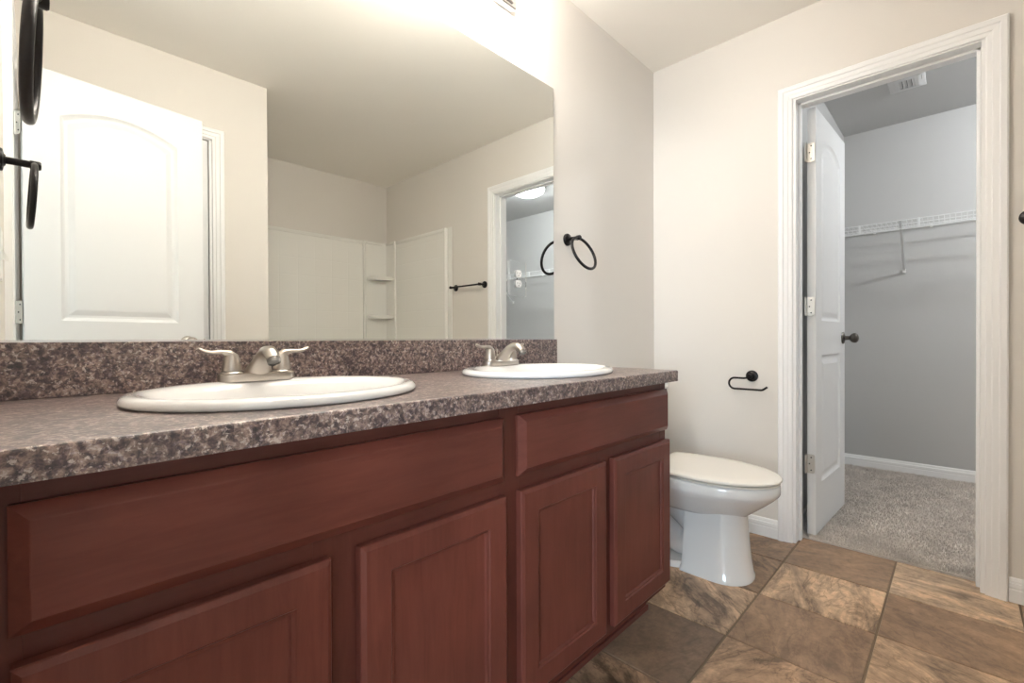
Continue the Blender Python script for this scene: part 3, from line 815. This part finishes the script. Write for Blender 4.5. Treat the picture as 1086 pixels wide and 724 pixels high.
tube(b, smooth_path([(TX, -0.44, 0.17), (TX, -0.36, 0.23), (TX, -0.29, 0.24), (TX, -0.245, 0.19), (TX, -0.24, 0.10), (TX, -0.24, 0.012)], 5), 0.062, 20)
tube(b, smooth_path([(TX, -0.46, 0.10), (TX, -0.38, 0.075), (TX, -0.31, 0.11), (TX, -0.26, 0.15)], 5), 0.058, 20)
box(b, TX-0.075, TX+0.075, -0.25, -0.16, 0.20, 0.37, 0.015)
obj('trapway', b, M_PORC, to, True, angle=60)
b = BM(); loft(b, [egg(-0.150, -0.46, 0.117, 0.0, 0.4, backw=0.9), egg(-0.150, -0.46, 0.117, 0.014, 0.4, backw=0.9), egg(-0.155, -0.455, 0.108, 0.024, 0.4, backw=0.9)])
ft = obj('foot', b, M_PORC, to, True)
for s in (-1, 1):
    b = BM(); lathe(b, [(0, 0), (0.016, 0), (0.0155, 0.010), (0.010, 0.017), (0, 0.019)], (TX+s*0.088, -0.30, 0.020), (0, 0, 1), 18); obj('bolt_cap', b, M_PLASTIC, ft, True)
b = BM()
loft(b, [egg(-0.29, -0.748, 0.176, 0.3892), egg(-0.29, -0.754, 0.181, 0.391), egg(-0.29, -0.754, 0.181, 0.396), egg(-0.29, -0.748, 0.176, 0.398)])
obj('seat', b, M_SEAT, to, True, angle=50)
b = BM()
loft(b, [egg(-0.285, -0.755, 0.182, 0.4012), egg(-0.28, -0.760, 0.186, 0.403), egg(-0.28, -0.761, 0.187, 0.409), egg(-0.28, -0.758, 0.185, 0.4125), egg(-0.283, -0.750, 0.179, 0.415), egg(-0.29, -0.70, 0.14, 0.4172), egg(-0.33, -0.60, 0.06, 0.4180)])
obj('lid', b, M_SEAT, to, True, angle=50)
for s in (-1, 1):
    b = BM(); box(b, TX+s*0.05, TX+s*0.09, -0.285, -0.25, 0.388, 0.412, 0.006); obj('seat_hinge', b, M_SEAT, to, True)
b = BM()
def rr(x0, x1, y0, y1, z, r=0.03, k=6):
    pts = []
    for cx_, cy_, a0 in ((x1-r, y1-r, 0), (x0+r, y1-r, PI/2), (x0+r, y0+r, PI), (x1-r, y0+r, 3*PI/2)):
        for q in range(k+1): a = a0+PI/2*q/k; pts.append((cx_+r*math.cos(a), cy_+r*math.sin(a), z))
    return pts
loft(b, [rr(TX-0.19, TX+0.19, -0.195, -0.03, 0.372), rr(TX-0.20, TX+0.20, -0.205, -0.02, 0.40), rr(TX-0.212, TX+0.212, -0.212, -0.016, 0.70)])
tk_ = obj('tank', b, M_PORC, to, True, angle=50)
b = BM(); loft(b, [rr(TX-0.217, TX+0.217, -0.218, -0.014, 0.701), rr(TX-0.222, TX+0.222, -0.222, -0.012, 0.708), rr(TX-0.222, TX+0.222, -0.222, -0.012, 0.728), rr(TX-0.214, TX+0.214, -0.214, -0.018, 0.737)]); obj('tank_lid', b, M_PORC, to, True, angle=50)
b = BM(); lathe(b, [(0, 0), (0.014, 0), (0.014, 0.008), (0.006, 0.012), (0, 0.012)], (TX-0.15, -0.2115, 0.655), (0, -1, 0), 18); tube(b, [(TX-0.15, -0.222, 0.655), (TX-0.12, -0.226, 0.652), (TX-0.075, -0.226, 0.648)], 0.006, 10); obj('flush_lever', b, M_CHROME, to, True)

# ------------------------------------------------------------------ tub and surround
tub = thing('bathtub', 'white alcove bathtub under the tub surround', 'bathtub', (1.76, -2.4, 0))
TY0, TY1, TXa, TXb = -1.99, YA+0.012, XA+0.004, XF-0.004
b = BM()
loft(b, [rr(TXa, TXb, TY1, TY0, z, 0.02) for z in (0.0, 0.40)] + [rr(TXa+0.004, TXb-0.004, TY1+0.004, TY0-0.006, 0.412, 0.02), rr(TXa+0.07, TXb-0.07, TY1+0.06, TY0-0.08, 0.412, 0.09), rr(TXa+0.085, TXb-0.085, TY1+0.075, TY0-0.095, 0.395, 0.09), rr(TXa+0.14, TXb-0.14, TY1+0.12, TY0-0.14, 0.14, 0.09), rr(TXa+0.22, TXb-0.22, TY1+0.18, TY0-0.2, 0.11, 0.08)])
obj('tub_shell', b, M_SURR_PLAIN, tub, True, angle=50)
su = thing('tub_surround', 'glossy white moulded tub surround with tile relief and corner shelves', 'tub surround', (1.76, YA, 0.42))
ZT = 1.878
b = BM(); box(b, XA+0.002, 2.235, YA+0.001, YA+0.016, 0.414, ZT, 0.003); bp = obj('back_panel', b, M_SURR, su)
b = BM(); box(b, XA+0.002, 2.235, YA+0.001, YA+0.022, ZT-0.028, ZT+0.004, 0.004); obj('top_ledge', b, M_SURR_PLAIN, bp, True)
b = BM(); box(b, XF-0.001, XF-0.018, -1.875, -2.66, 0.414, ZT, 0.003); sp_ = obj('side_panel', b, M_SURR, su)
b = BM(); box(b, XF-0.001, XF-0.023, -1.875, -2.66, ZT-0.028, ZT+0.004, 0.004); obj('top_ledge', b, M_SURR_PLAIN, sp_, True)
b = BM(); box(b, XF-0.001, XF-0.034, -1.868, -1.895, 0.414, ZT+0.004, 0.009, 3); box(b, XF-0.001, XF-0.007, -1.815, -1.87, 0.0, ZT+0.006, 0.002); obj('front_flange', b, M_SURR_PLAIN, su, True)
b = BM(); box(b, XA+0.001, XA+0.018, -1.875, YA+0.017, 0.414, ZT, 0.003); obj('side_panel', b, M_SURR, su)
# corner tower: concave column with two shelves
b = BM()
prof = [(2.225, YA+0.001), (2.225, YA+0.032), (2.238, YA+0.036), (2.250, YA+0.030), (2.258, YA+0.018), (2.40, YA+0.020), (2.455, YA+0.045), (XF-0.020, YA+0.10), (XF-0.019, YA+0.165), (XF-0.030, YA+0.172), (XF-0.036, YA+0.183), (XF-0.032, YA+0.196), (XF-0.001, YA+0.198), (XF-0.001, YA+0.001)]
loft(b, [[(x, y, z) for x, y in prof] for z in (0.414, ZT)]); tw = obj('corner_tower', b, M_SURR_PLAIN, su, True, angle=30)
b = BM(); box(b, 2.228, XF-0.002, YA+0.001, YA+0.034, ZT-0.02, ZT+0.006, 0.005); box(b, XF-0.036, XF-0.002, YA+0.001, YA+0.195, ZT-0.02, ZT+0.006, 0.005); obj('top_ledge', b, M_SURR_PLAIN, tw, True)
for z in (1.540, 1.175):
    b = BM()
    pts = [(2.262, YA+0.016), (XF-0.014, YA+0.016), (XF-0.014, YA+0.155)] + [(XF-0.03-0.19*math.sin(PI/2*k/10), YA+0.150-0.115*(1-math.cos(PI/2*k/10))) for k in range(11)]
    loft(b, [[(x, y, z-0.03+dz) for x, y in pts] for dz in (0, 0.034)])
    bmesh.ops.bevel(b, geom=[e for e in b.edges if abs(e.verts[0].co.z-e.verts[1].co.z) < 1e-6], offset=0.008, segments=3, affect='EDGES')
    obj('corner_shelf', b, M_SURR_PLAIN, tw, True)

# ------------------------------------------------------------------ closet shelf
sh = thing('wire_shelf', 'white ventilated wire shelf along the closet back wall', 'shelf', (XC, -1.5, 1.70))
SX0, SZ = 3.950, 1.700
ya, yb_ = -0.630, -2.90
b = BM()
for x, z, r in ((SX0, SZ, 0.0032), (SX0, SZ-0.052, 0.0036), (4.06, SZ-0.004, 0.0028), (4.16, SZ-0.004, 0.0028), (XC-0.010, SZ-0.004, 0.0032)):
    tube(b, [(x, ya, z), (x, yb_, z)], r, 8)
obj('rail', b, M_WIRE, sh, True)
b = BM(); y = ya-0.01; rw = 0.0010
while y > yb_:
    tube(b, [(XC-0.008, y, SZ), (SX0-0.002, y, SZ), (SX0-0.0025, y, SZ-0.052)], rw, 5); y -= 0.0254
o = obj('cross_wire', b, M_WIRE, sh, True); o['kind'] = 'stuff'
y = -0.754
while y > yb_:
    b = BM(); box(b, SX0-0.006, SX0+0.003, y-0.006, y+0.006, SZ-0.055, SZ+0.004, 0.001); obj('joiner_clip', b, M_WIRE, sh)
    b = BM(); box(b, XC-0.020, XC-0.0005, y-0.007-0.05, y+0.007-0.05, SZ-0.014, SZ+0.006, 0.002); obj('wall_clip', b, M_PLASTIC, sh)
    y -= 0.302
for y in (-0.965, -1.62, -2.80):
    b = BM(); P0 = Vector((SX0+0.004, y, SZ-0.002)); P1 = Vector((XC-0.012, y, SZ-0.286)); dr = (P1-P0).normalized(); nn = Vector((0, 1, 0)).cross(dr)
    pr = [(-0.007, 0), (0.007, 0), (0.007, 0.0015), (-0.0055, 0.0015), (-0.0055, 0.010), (-0.007, 0.010)]
    loft(b, [[p + Vector((0, 1, 0))*u + nn*v for u, v in pr] for p in (P0, P1)]); br = obj('brace', b, M_WIRE, sh)
    b = BM(); box(b, XC-0.0005, XC-0.012, y-0.010, y+0.010, SZ-0.310, SZ-0.278, 0.002); lathe(b, [(0, 0), (0.005, 0), (0.004, 0.003), (0, 0.003)], (XC-0.012, y, SZ-0.302), (-1, 0, 0), 12); obj('foot', b, M_PLASTIC, br)

# ------------------------------------------------------------------ closet lamp and register
cl = thing('ceiling_lamp', 'lit white dome lamp on the closet ceiling, seen in the mirror', 'ceiling lamp', (3.46, -1.83, H))
b = BM(); lathe(b, [(0, 0), (0.168, 0), (0.170, 0.012), (0.160, 0.022), (0, 0.022)], (3.46, -1.83, H-0.0025), (0, 0, -1), 40); obj('base', b, M_PLASTIC, cl, True)
b = BM(); lathe(b, [(0.158, 0.0)] + [(0.158*math.cos(PI/2*k/10), 0.070*math.sin(PI/2*k/10)) for k in range(1, 11)], (3.46, -1.83, H-0.0245), (0, 0, -1), 40); obj('dome', b, M_DOME, cl, True)
b = BM(); lathe(b, [(0.0, 0.0)]+[(0.054*math.sin(PI*q/12), 0.029-0.029*math.cos(PI*q/12)) for q in range(1, 12)]+[(0.0, 0.058)], (3.46, -1.83, H-0.0245), (0, 0, -1), 24); obj('bulb', b, M_DOMEB, cl, True)

vt = thing('air_register', 'white metal air register on the closet ceiling', 'vent', (3.62, -1.02, H))
vx0, vx1, vy0, vy1 = 3.515, 3.715, -1.100, -0.935
b = BM()
vz = H-0.0025
frm = [[b.verts.new((x, y, z)) for x, y in ((vx0+i, vy0+i), (vx1-i, vy0+i), (vx1-i, vy1-i), (vx0+i, vy1-i))] for i, z in ((0, vz), (0.002, vz-0.004), (0.030, vz-0.011), (0.046, vz-0.011), (0.047, vz-0.002))]
for a, c in zip(frm, frm[1:]):
    for i in range(4): j = (i+1) % 4; b.faces.new((a[i], a[j], c[j], c[i]))
obj('frame', b, M_REG, vt)
b = BM(); box(b, vx0+0.02, vx1-0.02, vy0+0.02, vy1-0.02, vz, vz-0.002); obj('duct', b, M_VENTDARK, vt)
b = BM()
k = vy0+0.050
while k < vy1-0.045:
    loft(b, [[(x, k-0.0085, vz-0.003), (x, k+0.0065, vz-0.012), (x, k+0.0085, vz-0.011), (x, k-0.0065, vz-0.002)] for x in (vx0+0.046, vx1-0.046)]); k += 0.0205
obj('louvre', b, M_REG, vt)
b = BM(); box(b, vx0+0.03, vx0+0.036, vy0+0.012, vy0+0.016, vz-0.01, vz-0.034, 0.001); obj('damper_lever', b, M_REG, vt)
